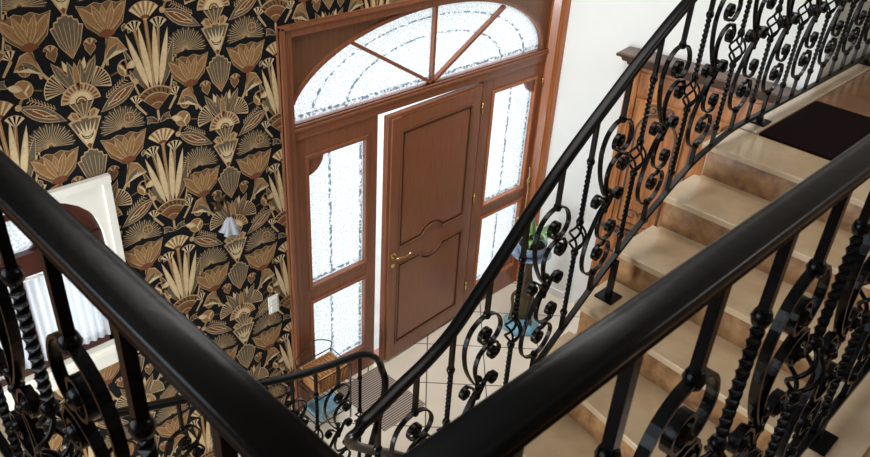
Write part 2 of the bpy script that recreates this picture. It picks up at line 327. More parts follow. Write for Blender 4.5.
# ------------------------------------------------------------------ wallpaper
def wallpaper():
    V = []; F = []; MI = []; names = list(INK)
    def lay(pts, ink, lv):
        o = len(V); yy = Y0 - .0022 - lv * .00028
        for p in pts: V.append((p[0], yy, p[1]))
        F.append(tuple(range(o, o + len(pts)))); MI.append(names.index(ink))
    class Pen:
        def __init__(s, ox, oz, fx=1): s.ox, s.oz, s.fx = ox, oz, fx
        def T(s, p): return (s.ox + s.fx * p[0], s.oz + p[1])
        def poly(s, pts, ink, lv): lay([s.T(p) for p in pts], ink, lv)
        def line(s, p, q, wd, ink, lv, w2=None):
            w2 = wd if w2 is None else w2
            d = Vector((q[0] - p[0], q[1] - p[1])); L = max(d.length, 1e-6); n = Vector((-d.y, d.x)) / L
            s.poly([(p[0] + n.x * wd / 2, p[1] + n.y * wd / 2), (q[0] + n.x * w2 / 2, q[1] + n.y * w2 / 2), (q[0] - n.x * w2 / 2, q[1] - n.y * w2 / 2), (p[0] - n.x * wd / 2, p[1] - n.y * wd / 2)], ink, lv)
        def petal(s, p, q, wd, ink, lv, out='ink_tan', ow=.0035, bias=.5, vein=None):
            def shape(e):
                d = Vector((q[0] - p[0], q[1] - p[1])); L = d.length; t = d / L; n = Vector((-t.y, t.x)); pts = []
                for sg in (1, -1):
                    rng = range(0, 7) if sg == 1 else range(5, 0, -1)
                    for i in rng:
                        u = i / 6; h = math.sin(PI * u ** (0.5 / bias if bias != .5 else 1)) * wd / 2 + (e if 0 < i < 6 else 0)
                        ext = -e if i == 0 else e if i == 6 else 0
                        c = Vector(p) + t * (u * L + ext) + n * (sg * h if 0 < i < 6 else 0)
                        pts.append((c.x, c.y))
                return pts
            if out: s.poly(shape(ow), out, lv)
            s.poly(shape(0), ink, lv + 1)
            if vein: s.line(p, (p[0] + (q[0] - p[0]) * .8, p[1] + (q[1] - p[1]) * .8), .0022, vein, lv + 2)
        def arc(s, c, r, a0, a1, ink, lv, r0=0, n=10):
            A = [a0 + (a1 - a0) * i / n for i in range(n + 1)]
            o = [(c[0] + r * math.cos(a), c[1] + r * math.sin(a)) for a in A]
            if r0: o += [(c[0] + r0 * math.cos(a), c[1] + r0 * math.sin(a)) for a in reversed(A)]
            elif abs(a1 - a0) < 2 * PI - .01: o.append(c)
            s.poly(o, ink, lv)
        def fan(s, c, r, a0, a1, n, ink1, ink2, lv, out='ink_tan', r0=0.0):
            s.arc(c, r + .003, a0 - .04, a1 + .04, out, lv, 0, 12)
            for i in range(n):
                b0 = a0 + (a1 - a0) * i / n; b1 = a0 + (a1 - a0) * (i + 1) / n
                s.arc(c, r, b0, b1, ink1 if i % 2 == 0 else ink2, lv + 1, r0, 3)
        def disc(s, c, r, ink, lv): s.arc(c, r, 0, 2 * PI * .999, ink, lv, 0, 14)
    D = math.radians
    def lotus(P, bx, bz, W, H, lv):        # the wide brown lotus
        P.line((bx, bz), (bx - .02 * (1 if bx > 0 else -1) , bz - .14), .012, 'ink_tan', lv - 1)
        body = [(bx - .026, bz), (bx - W * .36, bz + H * .32), (bx - W / 2, bz + H * .97), (bx - W * .30, bz + H * .90), (bx - W * .14, bz + H), (bx, bz + H * .93), (bx + W * .14, bz + H), (bx + W * .30, bz + H * .90), (bx + W / 2, bz + H * .97), (bx + W * .36, bz + H * .32), (bx + .026, bz)]
        P.poly([(bx + (x - bx) * 1.035, bz + (z - bz) * 1.03 - .002) for x, z in body], 'ink_tan', lv)
        P.poly(body, 'ink_brown', lv + 1)
        for k in (-2.4, -1.2, 0, 1.2, 2.4):
            P.petal((bx + k * .006, bz + .01), (bx + k * W * .17, bz + H * .9), .034, 'ink_gold', lv + 2, vein='ink_tan')
        for k in (-1, 1):
            P.petal((bx + k * .012, bz + .02), (bx + k * W * .46, bz + H * .9), .04, 'ink_gold', lv + 5, vein='ink_brown')
        for k in (-.5, .5): P.petal((bx, bz + .015), (bx + k * W * .42, bz + H * .95), .03, 'ink_gold', lv + 8, vein='ink_tan')
        P.arc((bx, bz - .014), .042, D(20), D(160), 'ink_rust', lv + 11, 0, 6)
    def smallfan(P, c, r, ang, sp, n, lv, i1='ink_cream', i2='ink_black', out='ink_cream'):
        P.fan(c, r, D(ang - sp / 2), D(ang + sp / 2), n, i1, i2, lv, out)
    def cell(ox, oz):
        for fx in (1, -1):
            P = Pen(ox, oz, fx)
            # starburst behind the lotus
            P.arc((.172, .150), .108, D(-10), D(190), 'ink_green', 0, 0, 14)
            for i in range(27):
                a = D(-8 + i * 7.5); r = .112 if i % 2 else .098
                P.line((.172 + .01 * math.cos(a), .150 + .01 * math.sin(a)), (.172 + r * math.cos(a), .150 + r * math.sin(a)), .0016, 'ink_tan', 1, .0034)
            lotus(P, .168, -.030, .225, .150, 3)
            P.disc((.172, .158), .006, 'ink_gold', 2)
            # trumpet
            P.poly([(.132, -.158), (.168, -.036), (.215, -.052), (.254, -.118), (.19, -.128)], 'ink_tan', 2)
            P.poly([(.139, -.148), (.171, -.043), (.211, -.058), (.246, -.108), (.185, -.108)], 'ink_gold', 3)
            P.petal((.145, -.14), (.215, -.078), .026, 'ink_grey', 4)
            P.poly([(.139, -.150), (.19, -.112), (.250, -.117), (.195, -.130)], 'ink_cream', 6)
            P.line((.062, -.262), (.140, -.150), .010, 'ink_tan', 1, .014)
            # small bell
            P.petal((.080, -.106), (.088, -.045), .045, 'ink_brown', 4, bias=.38)
            P.fan((.088, -.062), .030, D(20), D(170), 5, 'ink_rust', 'ink_tan', 6)
            # side fan
            smallfan(P, (.055, -.248), .094, 26, 74, 15, 5, 'ink_tan', 'ink_black', 'ink_cream')
            # ball bud
            P.line((.155, -.222), (.215, -.205), .007, 'ink_brown', 1)
            P.disc((.232, -.200), .043, 'ink_tan', 2); P.disc((.232, -.200), .039, 'ink_gold', 3)
            P.poly([(.22, -.24), (.232, -.212), (.205, -.18), (.198, -.186), (.221, -.212)], 'ink_cream', 4)
            P.petal((.235, -.200), (.292, -.178), .03, 'ink_cream', 4, out='ink_tan'); P.line((.232, -.212), (.262, -.17), .004, 'ink_tan', 6)
            P.line((.245, -.24), (.262, -.268), .012, 'ink_gold', 2)
            # pod
            P.petal((.082, -.384), (.268, -.275), .066, 'ink_grey', 4, bias=.45)
            P.petal((.115, -.366), (.25, -.288), .032, 'ink_rust', 6, bias=.45, out='ink_cream')
            P.line((.120, -.35), (.178, -.335), .004, 'ink_cream', 9); P.line((.16, -.345), (.215, -.30), .004, 'ink_cream', 9)
            P.disc((.268, -.276), .015, 'ink_tan', 7)
            P.poly([(.016, -.405), (.03, -.36), (.052, -.352), (.076, -.372), (.058, -.395)], 'ink_tan', 6); P.petal((.03, -.395), (.055, -.358), .022, 'ink_gold', 7)
            # feather
            for i in range(9):
                u = i / 8; cx = .118 + .096 * u; cz = -.318 + .064 * u
                P.line((cx, cz), (cx + .004, cz + .020), .0032, 'ink_tan', 2); P.line((cx, cz), (cx + .018, cz - .010), .0032, 'ink_tan', 2)
            P.line((.115, -.32), (.216, -.252), .003, 'ink_tan', 2)
            # buds above the trumpet
            P.petal((.244, -.025), (.258, .005), .016, 'ink_grey', 2); P.petal((.268, -.04), (.285, -.015), .014, 'ink_grey', 2)
        P = Pen(ox, oz)
        # tulip above the shield
        P.poly([(-.004, .085), (-.03, .135), (-.078, .238), (-.04, .252), (0, .256), (.04, .252), (.078, .238), (.03, .135), (.004, .085)], 'ink_tan', 4)
        P.poly([(-.022, .13), (-.066, .232), (0, .249), (.066, .232), (.022, .13)], 'ink_grey', 5)
        for x in (-.05, -.025, 0, .025, .05): P.poly([(x * .3 - .010, .15), (x * 1.0, .232), (x * .3 + .010, .15)], 'ink_cream', 6 + (x == 0))
        P.poly([(-.0, .092), (-.028, .145), (-.042, .178), (.042, .178), (.028, .145)], 'ink_cream', 8)
        P.arc((0, .185), .034, D(200), D(340), 'ink_black', 9, .030, 6); P.arc((0, .172), .030, D(200), D(340), 'ink_black', 9, .026, 6)
        P.poly([(-.012, .112), (0, .122), (.012, .112), (0, .092)], 'ink_rust', 9); P.line((0, .1), (0, .08), .006, 'ink_tan', 4)
        # shield
        sh = [(0, -.108), (-.045, -.045), (-.070, .036), (-.053, .041), (-.050, .060), (-.034, .064), (-.031, .078), (-.012, .080), (-.011, .088), (.011, .088), (.012, .080), (.031, .078), (.034, .064), (.050, .060), (.053, .041), (.070, .036), (.045, -.045)]
        P.poly([(x * 1.05, z * 1.03 + .001) for x, z in sh], 'ink_tan', 6); P.poly([(x * .96, z * .96 - .001) for x, z in sh], 'ink_grey', 7)
        for x in (-.052, -.033, -.012, .012, .033, .052):
            P.line((x * .12, -.098), (x * .75, -.02), .002, 'ink_tan', 8, .0024); P.line((x * .75, -.02), (x, .06 - abs(x) * .35), .0024, 'ink_tan', 8, .0024)
        P.poly([(-.004, -.1), (-.014, -.075), (0, -.05), (.014, -.075), (.004, -.1)], 'ink_gold', 9)
        # spiked lotus
        tips = [(-.098, -.110), (-.075, -.125), (-.05, -.108), (-.026, -.126), (0, -.104), (.026, -.126), (.05, -.108), (.075, -.125), (.098, -.110)]
        for i in (1, 3, 5, 7, 2, 6): P.petal((tips[i][0] * .15, -.262), tips[i], .036, 'ink_cream' if i in (2, 6, 3, 5) else 'ink_gold', 9, 'ink_brown')
        for i in (0, 8): P.petal((tips[i][0] * .2, -.262), tips[i], .034, 'ink_grey', 11, vein='ink_tan')
        for x in (-.022, .022): P.petal((x * .4, -.262), (x * 1.3, -.118), .034, 'ink_grey', 11, vein='ink_tan')
        P.petal((0, -.262), (0, -.125), .024, 'ink_gold', 13)
        # half disc
        P.arc((0, -.312), .092, D(2), D(178), 'ink_tan', 14, 0, 14)
        for i in range(12): P.arc((0, -.312), .084, D(6 + i * 14), D(13 + i * 14), 'ink_rust', 15, .06, 2)
        P.arc((0, -.312), .052, D(0), D(180), 'ink_cream', 16, 0, 12); P.arc((0, -.312), .028, D(0), D(180), 'ink_brown', 17, 0, 10); P.arc((0, -.312), .020, D(0), D(180), 'ink_cream', 18, .016, 8)
        for x in (-.055, -.028, 0, .028, .055): P.line((x, -.314), (x * .08, -.395), .006, 'ink_tan', 8, .004)
        for x in (-.04, -.013, .013, .04): P.poly([(x - .009, -.318), (x + .009, -.318), (x * .2, -.385)], 'ink_grey', 7)
        # ---- papyrus column
        P = Pen(ox + .3575, oz)
        P.line((0, .02), (0, -.32), .018, 'ink_gold', 6); P.line((0, .02), (0, -.32), .004, 'ink_tan', 7)
        for fx in (1, -1):
            Q = Pen(ox + .3575, oz, fx)
            Q.line((.058, -.04), (.042, -.17), .016, 'ink_gold', 4, .012); Q.line((.042, -.17), (.012, -.325), .012, 'ink_gold', 4, .010); Q.line((.058, -.04), (.03, -.2), .003, 'ink_tan', 5)
            Q.line((.075, -.12), (.03, -.325), .010, 'ink_brown', 3); Q.line((.108, -.16), (.045, -.325), .012, 'ink_brown', 2)
            Q.petal((.012, -.33), (.040, -.008), .028, 'ink_cream', 8, 'ink_tan', bias=.62)
            Q.petal((.028, -.33), (.104, -.045), .028, 'ink_cream', 8, 'ink_tan', bias=.62)
            Q.petal((.055, -.315), (.128, -.105), .030, 'ink_grey', 2, 'ink_tan', bias=.62)
            Q.fan((.058, -.045), .055, D(38), D(128), 7, 'ink_cream', 'ink_black', 9, 'ink_tan')
            # curl beside the basket
            for i in range(5):
                a = (.082 + .010 * i, -.345 + .033 * i); c = (.082 + .010 * (i + 1), -.345 + .033 * (i + 1)); Q.line(a, c, .009, 'ink_tan', 3)
            Q.disc((.135, -.175), .011, 'ink_gold', 3); Q.disc((.118, -.208), .014, 'ink_tan', 3)
            # little fan and ball under the basket
            Q.fan((.105, -.392), .044, D(60), D(155), 7, 'ink_cream', 'ink_black', 4, 'ink_tan'); Q.line((.105, -.392), (.06, -.455), .014, 'ink_tan', 3, .010)
            Q.disc((.148, -.445), .028, 'ink_tan', 3); Q.disc((.148, -.445), .024, 'ink_brown', 4); Q.line((.128, -.445), (.168, -.445), .003, 'ink_tan', 5); Q.line((.148, -.425), (.148, -.465), .003, 'ink_tan', 5)
            Q.petal((.03, -.475), (.062, -.505), .02, 'ink_grey', 3)
            Q.petal((.005, -.51), (.06, -.47), .024, 'ink_green', 2, 'ink_tan')
        P.fan((0, 0), .092, D(42), D(138), 11, 'ink_cream', 'ink_gold', 11, 'ink_tan'); P.arc((0, -.002), .034, D(42), D(138), 'ink_rust', 14, .018, 5)
        P.arc((0, -.445), .128, D(44), D(136), 'ink_tan', 12, 0, 12); P.arc((0, -.445), .121, D(46), D(134), 'ink_brown', 13, 0, 12)
        for i in range(7):
            a = D(52 + i * 12.6); P.line((.122 * math.cos(a) * .80, -.445 + .122 * math.sin(a) * .80), (.118 * math.cos(a + .07), -.445 + .118 * math.sin(a + .07)), .006, 'ink_black', 14)
        P.arc((0, -.445), .094, D(44), D(136), 'ink_tan', 15, .089, 12); P.arc((0, -.445), .070, D(46), D(134), 'ink_rust', 15, .05, 10); P.arc((0, -.445), .045, D(46), D(134), 'ink_tan', 15, .041, 8)
        P.line((0, -.445), (0, -.50), .012, 'ink_tan', 3)
    S0x, S0z = 1.228, 2.953
    for i in range(-5, 6):
        for j in range(-7, 9):
            ox = S0x + i * .715; oz = S0z - i * .325 + j * .640
            if -2.3 > ox or ox > 4.9 or oz < -.3 or oz > 4.2: continue
            if ox > 2.7 and oz < 2.5: continue
            cell(ox, oz)
    # ground colour
    o = len(V)
    V.extend([(-2.0, Y0 - .0016, 0), (4.79, Y0 - .0016, 0), (4.79, Y0 - .0016, CEIL), (-2.0, Y0 - .0016, CEIL)]); F.append((o, o + 1, o + 2, o + 3)); MI.append(0)
    me = bpy.data.meshes.new('wallpaper'); me.from_pydata(V, [], F)
    for nme in names: me.materials.append(MT[nme])
    me.polygons.foreach_set('material_index', MI); me.update()
    bm = bmesh.new(); bm.from_mesh(me)
    def cut(co, no, clear_out=False):
        g = bm.verts[:] + bm.edges[:] + bm.faces[:]
        bmesh.ops.bisect_plane(bm, geom=g, plane_co=co, plane_no=no, clear_outer=clear_out)
    cut((-1.99, 0, 0), (-1, 0, 0), True); cut((4.79, 0, 0), (1, 0, 0), True); cut((0, 0, .001), (0, 0, -1), True); cut((0, 0, CEIL - .005), (0, 0, 1), True)
    holes = [(WX0 - .03, WX1 + .03, WZ0 - .03, 2.22), (2.34, 4.79, -1, 2.76)]
    for x0, x1, z0, z1 in holes:
        for co, no in (((x0, 0, 0), (1, 0, 0)), ((x1, 0, 0), (1, 0, 0)), ((0, 0, z0), (0, 0, 1)), ((0, 0, z1), (0, 0, 1))): cut(co, no)
        kill = [f for f in bm.faces if x0 < f.calc_center_median().x < x1 and z0 < f.calc_center_median().z < z1]
        bmesh.ops.delete(bm, geom=kill, context='FACES')
    for f in bm.faces:
        f.normal_update()
        if f.normal.y > 0: f.normal_flip()
    bm.to_mesh(me); bm.free()
    o = bpy.data.objects.new('wallpaper', me); COL.objects.link(o); o.parent = wall_front
wallpaper()

# ------------------------------------------------------------------ arched window at the left
win = sroot('window_1')
b = MB()                                                        # white casing
OX0, OX1, OZ0, OZ1 = 0.27, 1.285, 1.185, 2.255
b.box(OX0, OX1, Y0 - .035, Y0 - .002, OZ1 - .038, OZ1); b.box(OX0, OX0 + .038, Y0 - .022, Y0 - .002, OZ0, OZ1 - .038); b.box(OX1 - .038, OX1, Y0 - .022, Y0 - .002, OZ0, OZ1 - .038)
b.box(OX0, OX1, Y0 - .05, Y0 - .002, OZ0 - .03, OZ0 + .04)
# flat white board between casing and arch
b.box(OX0 + .038, WX0, Y0 - .012, Y0 - .002, OZ0 + .04, OZ1 - .038); b.box(WX1, OX1 - .038, Y0 - .012, Y0 - .002, OZ0 + .04, OZ1 - .038); b.box(WX0, WX1, Y0 - .012, Y0 - .002, OZ0 + .04, WZ0)
for i in range(16):
    a0, a1 = PI * i / 16, PI * (i + 1) / 16
    p0 = WA(a0); p1 = WA(a1)
    b.prism([p0, (p0[0], OZ1 - .038), (p1[0], OZ1 - .038), p1], Y0 - .012, Y0 - .002)
b.build('window_casing', 'white_frame', win)
b = MB(); ya, yb = Y0 + .03, Y0 + .09; T = .07
ir = wr - T
for i in range(20):
    a0, a1 = PI * i / 20, PI * (i + 1) / 20
    b.prism([WA(a0), WA(a1), WA(a1, T), WA(a0, T)], ya, yb)
b.box(WX0, WX0 + T, ya, yb, WZ0, WSP); b.box(WX1 - T, WX1, ya, yb, WZ0, WSP); b.box(WX0, WX1, ya, yb, WZ0, WZ0 + .06); b.box(WX0, WX1, ya - .012, yb, WSP - .04, WSP + .08)
b.box(wcx - .035, wcx + .035, ya - .006, yb, WZ0, WSP)
b.build('window_frame', 'arch_wood', win)
b = MB()
for a in (45, 90, 135): a = math.radians(a); b.sweep([(wcx, ya + .03, WSP), (WA(a, T)[0], ya + .03, WA(a, T)[1])], [(-.011, -.015), (.011, -.015), (.011, .015), (-.011, .015)], (0, 1, 0))
b.build('muntin', 'arch_wood', win)
b = MB(); b.prism([(WX0 + .03, WZ0 + .02), (WX1 - .03, WZ0 + .02)] + [WA(PI * i / 16, .03) for i in range(17)], ya + .028, ya + .034); b.build('pane', 'window_glass', win)
b = MB(); b.box(WX0 + .002, WX1 - .002, Y0, 3.68, WZ0 - .02, WZ0 + .003); b.build('window_sill', 'white_frame', win)
for x0, x1 in ((WX0 + .08, wcx - .01), (wcx + .01, WX1 - .07)):
    b = MB(); n = 48; pt = [(x0 + (x1 - x0) * i / n, ya - .02 + .009 * math.sin(i * 1.15)) for i in range(n + 1)]
    for i in range(n): b.add([(pt[i][0], pt[i][1], WZ0 + .06), (pt[i + 1][0], pt[i + 1][1], WZ0 + .06), (pt[i + 1][0], pt[i + 1][1], WSP - .05), (pt[i][0], pt[i][1], WSP - .05)], [(0, 1, 2, 3)], None, True)
    b.build('sheer_curtain', 'sheer', win)
b = MB(); b.tube([(WX0 + .05, ya - .024, WSP - .05), (WX1 - .05, ya - .024, WSP - .05)], .006); b.build('curtain_rod', 'white_frame', win)

# ------------------------------------------------------------------ front door
# surround (trim), frame, fanlight, sidelights, leaf
fy0, fy1 = Y0 - .012, Y0 + .075
b = MB()
b.box(2.30, 2.372, Y0 - .035, fy1, 0, 2.80); b.box(2.372, 4.745, Y0 - .035, fy1, 2.735, 2.80)
b.box(2.30, 2.325, Y0 - .05, Y0 - .02, 0, 2.80); b.box(2.30, 4.745, Y0 - .05, Y0 - .02, 2.782, 2.80)
struct(b.build('trim_3', 'door_wood', bevel=.004))
# casing strip on the right side wall in the corner
b = MB()
b.prism([(4.745, Y0 + .02), (4.745, Y0 - .02), (4.775, 3.355), rw(.105, .0)[:2], rw(0, 0)[:2], (4.80, Y0 + .02)], 0, 3.2, 'xy')
b.prism([(4.762, 3.375), (4.750, 3.352), (4.772, 3.335), rw(.125, .002)[:2], rw(.105, .0)[:2]], 0, 3.2, 'xy')
struct(b.build('trim_4', 'casing_wood_lit', bevel=.006))

fan = sroot('window_2')
A_, B_ = 1.158, 0.512
b = MB(); n = 48
E = lambda t, k=0: (FX + (A_ + k) * math.cos(t), FZ + .005 + (B_ + k) * math.sin(t))
for i in range(n):                                              # spandrel board above the arch
    a0, a1 = PI * i / n, PI * (i + 1) / n; p0, p1 = E(a0), E(a1)
    b.prism([p0, (p0[0], 2.736), (p1[0], 2.736), p1], Y0 + .0, Y0 + .05)
b.box(FX + A_, 4.745, Y0, Y0 + .05, FZ, 2.736); b.box(2.37, FX - A_, Y0, Y0 + .05, FZ, 2.736)
b.build('spandrel', 'door_wood_dark', fan)
b = MB()
b.sweep([(*(lambda p: (p[0], Y0 + .005, p[1]))(E(PI * i / n, .012)),) for i in range(n + 1)], [(-.012, -.02), (.012, -.02), (.012, .02), (-.012, .02)], (0, 1, 0))
b.build('arch_moulding', 'door_wood', fan)
for px, pz in ((2.83, 2.61), (3.515, 2.72), (4.20, 2.61)):
    b = MB(); b.sweep([(FX, Y0 + .008, FZ), (px, Y0 + .008, pz)], [(-.011, -.018), (.011, -.018), (.011, .018), (-.011, .018)], (0, 1, 0)); b.build('muntin', 'door_wood', fan)
b = MB(); b.prism([E(PI * i / n, .01) for i in range(n + 1)], Y0 + .02, Y0 + .026); b.build('pane', 'fan_glass', fan)
b = MB()
b.box(2.372, 4.745, Y0 - .022, Y0 + .06, 2.108, 2.205); b.box(2.372, 4.745, Y0 - .034, Y0, 2.168, 2.186); b.box(2.372, 4.745, Y0 - .028, Y0, 2.190, 2.205)
struct(b.build('trim_5', 'door_wood', bevel=.004))

def quarter(cx, cz, r, sx, sz, y0, y1, b):
    """concave-free quarter disc bracket sitting in a corner of the glass"""
    pts = [(cx, cz)] + [(cx + sx * r * math.cos(PI / 2 * i / 10), cz + sz * r * math.sin(PI / 2 * i / 10)) for i in range(11)]
    b.prism(pts, y0, y1)
def sidelight(name, x0, x1, g0, g1, panes, corners):
    r = sroot(name); b = MB()
    ya, yb = Y0 - .008, Y0 + .045
    zs = [0.0] + [z for p in panes for z in p] + [2.105]
    b.box(x0, g0, ya, yb, 0, 2.108); b.box(g1, x1, ya, yb, 0, 2.108)
    for i in range(0, len(zs), 2): b.box(g0, g1, ya, yb, zs[i], zs[i + 1] if i + 1 < len(zs) else 2.108)
    b.build('window_frame', 'door_wood', r, bevel=.003)
    for z0, z1 in panes:
        b = MB(); b.box(g0 - .01, g1 + .01, Y0 + .02, Y0 + .026, z0 - .01, z1 + .01); b.build('pane', 'side_glass', r)
        b = MB(); w_ = .012
        b.box(g0 - w_, g0 + w_, Y0 - .018, Y0 + .015, z0 - w_, z1 + w_); b.box(g1 - w_, g1 + w_, Y0 - .018, Y0 + .015, z0 - w_, z1 + w_)
        b.box(g0, g1, Y0 - .026, Y0 + .015, z0 - w_, z0 + w_); b.box(g0, g1, Y0 - .022, Y0 + .015, z1 - w_, z1 + w_)
        b.build('glazing_bead', 'casing_wood_lit' if x0 > 4 else 'door_wood', r, bevel=.003)  # right-hand beads get the brighter, light-tinted wood
    for (cx, cz, rad, sx, sz) in corners:
        b = MB(); quarter(cx, cz, rad, sx, sz, Y0 - .004, Y0 + .022, b); b.build('corner_bracket', 'door_wood', r)
    return r
sl = sidelight('window_3', 2.372, 3.035, 2.465, 2.94, [(.235, .885), (1.01, 1.975)], [(2.465, 1.975, .135, 1, -1)])
sr = sidelight('window_4', 4.04, 4.745, 4.16, 4.665, [(.235, .905), (1.02, 1.99)], [(4.665, 1.99, .12, -1, -1), (4.665, .235, .14, -1, 1)])
for z in (1.9, 1.0):
    b = MB(); b.tube([(4.735, Y0 - .02, z), (4.735, Y0 - .02, z + .07)], .008); b.build('hinge', 'brass', sr)
b = MB(); b.box(2.372, 4.745, Y0, Y0 + .1, -.02, .012); struct(b.build('trim_6', 'casing_wood_lit'))

# door leaf: hinged on the right, standing slightly open into the hall
hx, hy = 4.030, Y0 + .012
leafroot = sroot('door_1'); leafroot.location = (hx, hy, 0); leafroot.rotation_euler = (0, 0, math.radians(2.6))
LW, LH, LT = .952, 2.088, .045
zb = .02
b = MB(); b.box(-LW, 0, -.026, .018, zb, LH); b.build('leaf', 'door_wood', leafroot, bevel=.004)
# stiles, rails and central roundel
s0, s1 = -LW + .115, -.115; cx = (s0 + s1) / 2; zm0, zm1 = .905, 1.035; zmc = (zm0 + zm1) / 2; R1 = .128
b = MB(); ff = -.040
b.box(-LW + .025, s0, ff, -.02, zb + .01, LH - .02); b.box(s1, -.03, ff, -.02, zb + .01, LH - .02)
b.box(s0, s1, ff, -.02, zb + .01, .150); b.box(s0, s1, ff, -.02, 1.965, LH - .02)
b.box(s0, s1, ff, -.02, zm0, zm1)
b.lathe([(R1, 0), (R1, .018)], (cx, ff + .001, zmc), 40, axis='y')
b.build('leaf_frame', 'door_wood', leafroot, bevel=.004)
def field(z0, z1, inset, y0, y1, up):
    """raised field whose edge runs round the central roundel"""
    x0, x1 = s0 + inset, s1 - inset; rr = R1 + inset; h = (zm1 - zm0) / 2
    if up:
        zc = zmc; base = z0 + inset; dz = base - zc; hw = math.sqrt(max(rr * rr - dz * dz, 0)); a = math.asin(dz / rr)
        arc = [(cx + rr * math.cos(t), zc + rr * math.sin(t)) for t in [PI - a + (a - (PI - a)) * i / 16 for i in range(17)]]
        return [(x0, base)] + arc + [(x1, base), (x1, z1 - inset), (x0, z1 - inset)]
    zc = zmc; base = z1 - inset; dz = base - zc; a = math.asin(dz / rr)
    arc = [(cx + rr * math.cos(t), zc + rr * math.sin(t)) for t in [a + (-PI - a - a) * i / 16 for i in range(17)]]
    return [(x0, z0 + inset), (x1, z0 + inset), (x1, base)] + arc + [(x0, base)]
def concave(poly, y0, y1, m, name):
    bm = bmesh.new(); vs = [bm.verts.new((x, y0, z)) for x, z in poly]; f = bm.faces.new(vs)
    bmesh.ops.triangulate(bm, faces=[f]); r = bmesh.ops.extrude_face_region(bm, geom=bm.faces[:])
    bmesh.ops.translate(bm, verts=[g for g in r['geom'] if isinstance(g, bmesh.types.BMVert)], vec=(0, y1 - y0, 0))
    bmesh.ops.recalc_face_normals(bm, faces=bm.faces); me = bpy.data.meshes.new(name); bm.to_mesh(me); bm.free(); me.materials.append(MT[m])
    o = bpy.data.objects.new(name, me); COL.objects.link(o); o.parent = leafroot
    bv = o.modifiers.new('bevel', 'BEVEL'); bv.width = .008; bv.segments = 3; bv.limit_method = 'ANGLE'; bv.angle_limit = math.radians(40); return o
concave(field(zm1, 1.965, .030, 0, 0, True), -.027, -.037, 'door_wood', 'panel')
concave(field(.150, zm0, .030, 0, 0, False), -.027, -.037, 'door_wood', 'panel')
def ring_path(poly): return [(x, -.040, z) for x, z in poly] + [(poly[0][0], -.040, poly[0][1])]
for up, z0, z1 in ((True, zm1, 1.965), (False, .150, zm0)):
    b = MB(); b.sweep(ring_path(field(z0, z1, .004, 0, 0, up)), [(-.006, -.007), (.006, -.007), (.006, .007), (-.006, .007)], (0, 1, 0)); b.build('panel_moulding', 'door_wood_dark', leafroot)
b = MB()                                                        # handle
b.lathe([(.022, 0), (.024, .003), (.018, .008)], (-LW + .065, ff - .008, 1.0), 16, axis='y')
b.tube(catmull([(-LW + .065, ff, 1.0), (-LW + .065, ff - .05, 1.0), (-LW + .085, ff - .055, 1.0), (-LW + .13, ff - .055, .992), (-LW + .175, ff - .05, .985), (-LW + .20, ff - .05, .992)], 5), .008)
b.build('door_handle', 'brass', leafroot)
b = MB(); b.lathe([(.018, 0), (.021, .003), (.012, .006)], (-LW + .065, ff - .006, .915), 16, axis='y'); b.build('keyhole_plate', 'brass', leafroot)
for z in (.25, 1.1, 1.85):
    b = MB(); b.tube([(.004, -.035, z), (.004, -.035, z + .09)], .009); b.build('hinge', 'brass', leafroot)

# ------------------------------------------------------------------ staircase
RISE = ZG / 15
st = thing('staircase', 'beige stone staircase with brown marbled risers climbing to the landing', 'staircase', (2.4, .85, 0))
sp = Vector((2.4, .85, 0))
def quadprism(b, p, z0, z1):
    b.prism([(x - sp.x, y - sp.y) for x, y in p], z0, z1, 'xy')
YL, YR = 1.42, .315
nos = {0: ((3.367, YL), (3.392, YR)), 1: ((3.045, YL), (3.070, YR)), 2: ((2.715, YL), (2.715, YR)), 3: ((2.462, YL), (2.385, YR)), 4: ((2.205, YL), (2.00, YR)), 5: ((1.93, YL), (1.66, YR)), 6: ((1.65, YL), (1.42, YR)), 7: ((1.38, YL), (1.22, YR)), 8: ((1.10, YL), (1.02, YR))}
for k in range(0, 9):
    z = ZG - k * RISE; (xa, ya_), (xb, yb_) = nos[k]
    if k == 0: back = ((3.68, YL), (3.68, YR))
    elif k == 8: back = None
    else: back = ((nos[k - 1][0][0] + .03, YL), (nos[k - 1][1][0] + .03, YR))
    if k == 8: poly = [(.30, 2.45), (.30, YR), nos[8][1], (1.41, YR), (1.41, YL), (1.12, YL), (1.12, 2.45)]
    else: poly = [(xa, YL + .03), (xb, YR), back[1], (back[0][0], YL + .03)] if k == 0 else [(xa, YL + .03), (xb, YR), back[1], back[0], (back[0][0] - .028, YL), (back[0][0] - .028, YL + .03)]
    if k == 8: poly = [(.30, 2.45), (.30, YR), (1.25, YR), (1.41, YL), (1.11, YL + .03), (1.11, 2.45)]
    t = MB(); quadprism(t, poly, z - .03, z); t.build('tread', 'tread_stone', st, bevel=.004)
    if k < 8:
        q = MB(); quadprism(q, [(xa + .022, YL), (xb + .022, YR), (xb + .04, YR), (xa + .04, YL)], z - RISE, z - .03); q.build('riser', 'travertine', st)
for j in range(6):
    z = 7 * RISE - (j + 1) * RISE; x = 1.10 + .22 * j
    t = MB(); quadprism(t, [(x, 1.63), (x + .245, 1.63), (x + .245, 2.45), (x, 2.45)], z - .03, z); t.build('tread', 'tread_stone', st, bevel=.004)
    q = MB(); quadprism(q, [(x, 1.63), (x + .015, 1.63), (x + .015, 2.45), (x, 2.45)], z, z + RISE - .03); q.build('riser', 'travertine', st)
q = MB(); quadprism(q, [(2.40, 1.63), (2.415, 1.63), (2.415, 2.45), (2.40, 2.45)], 0, RISE * .999 - .03 + .0); q.build('riser', 'travertine', st)
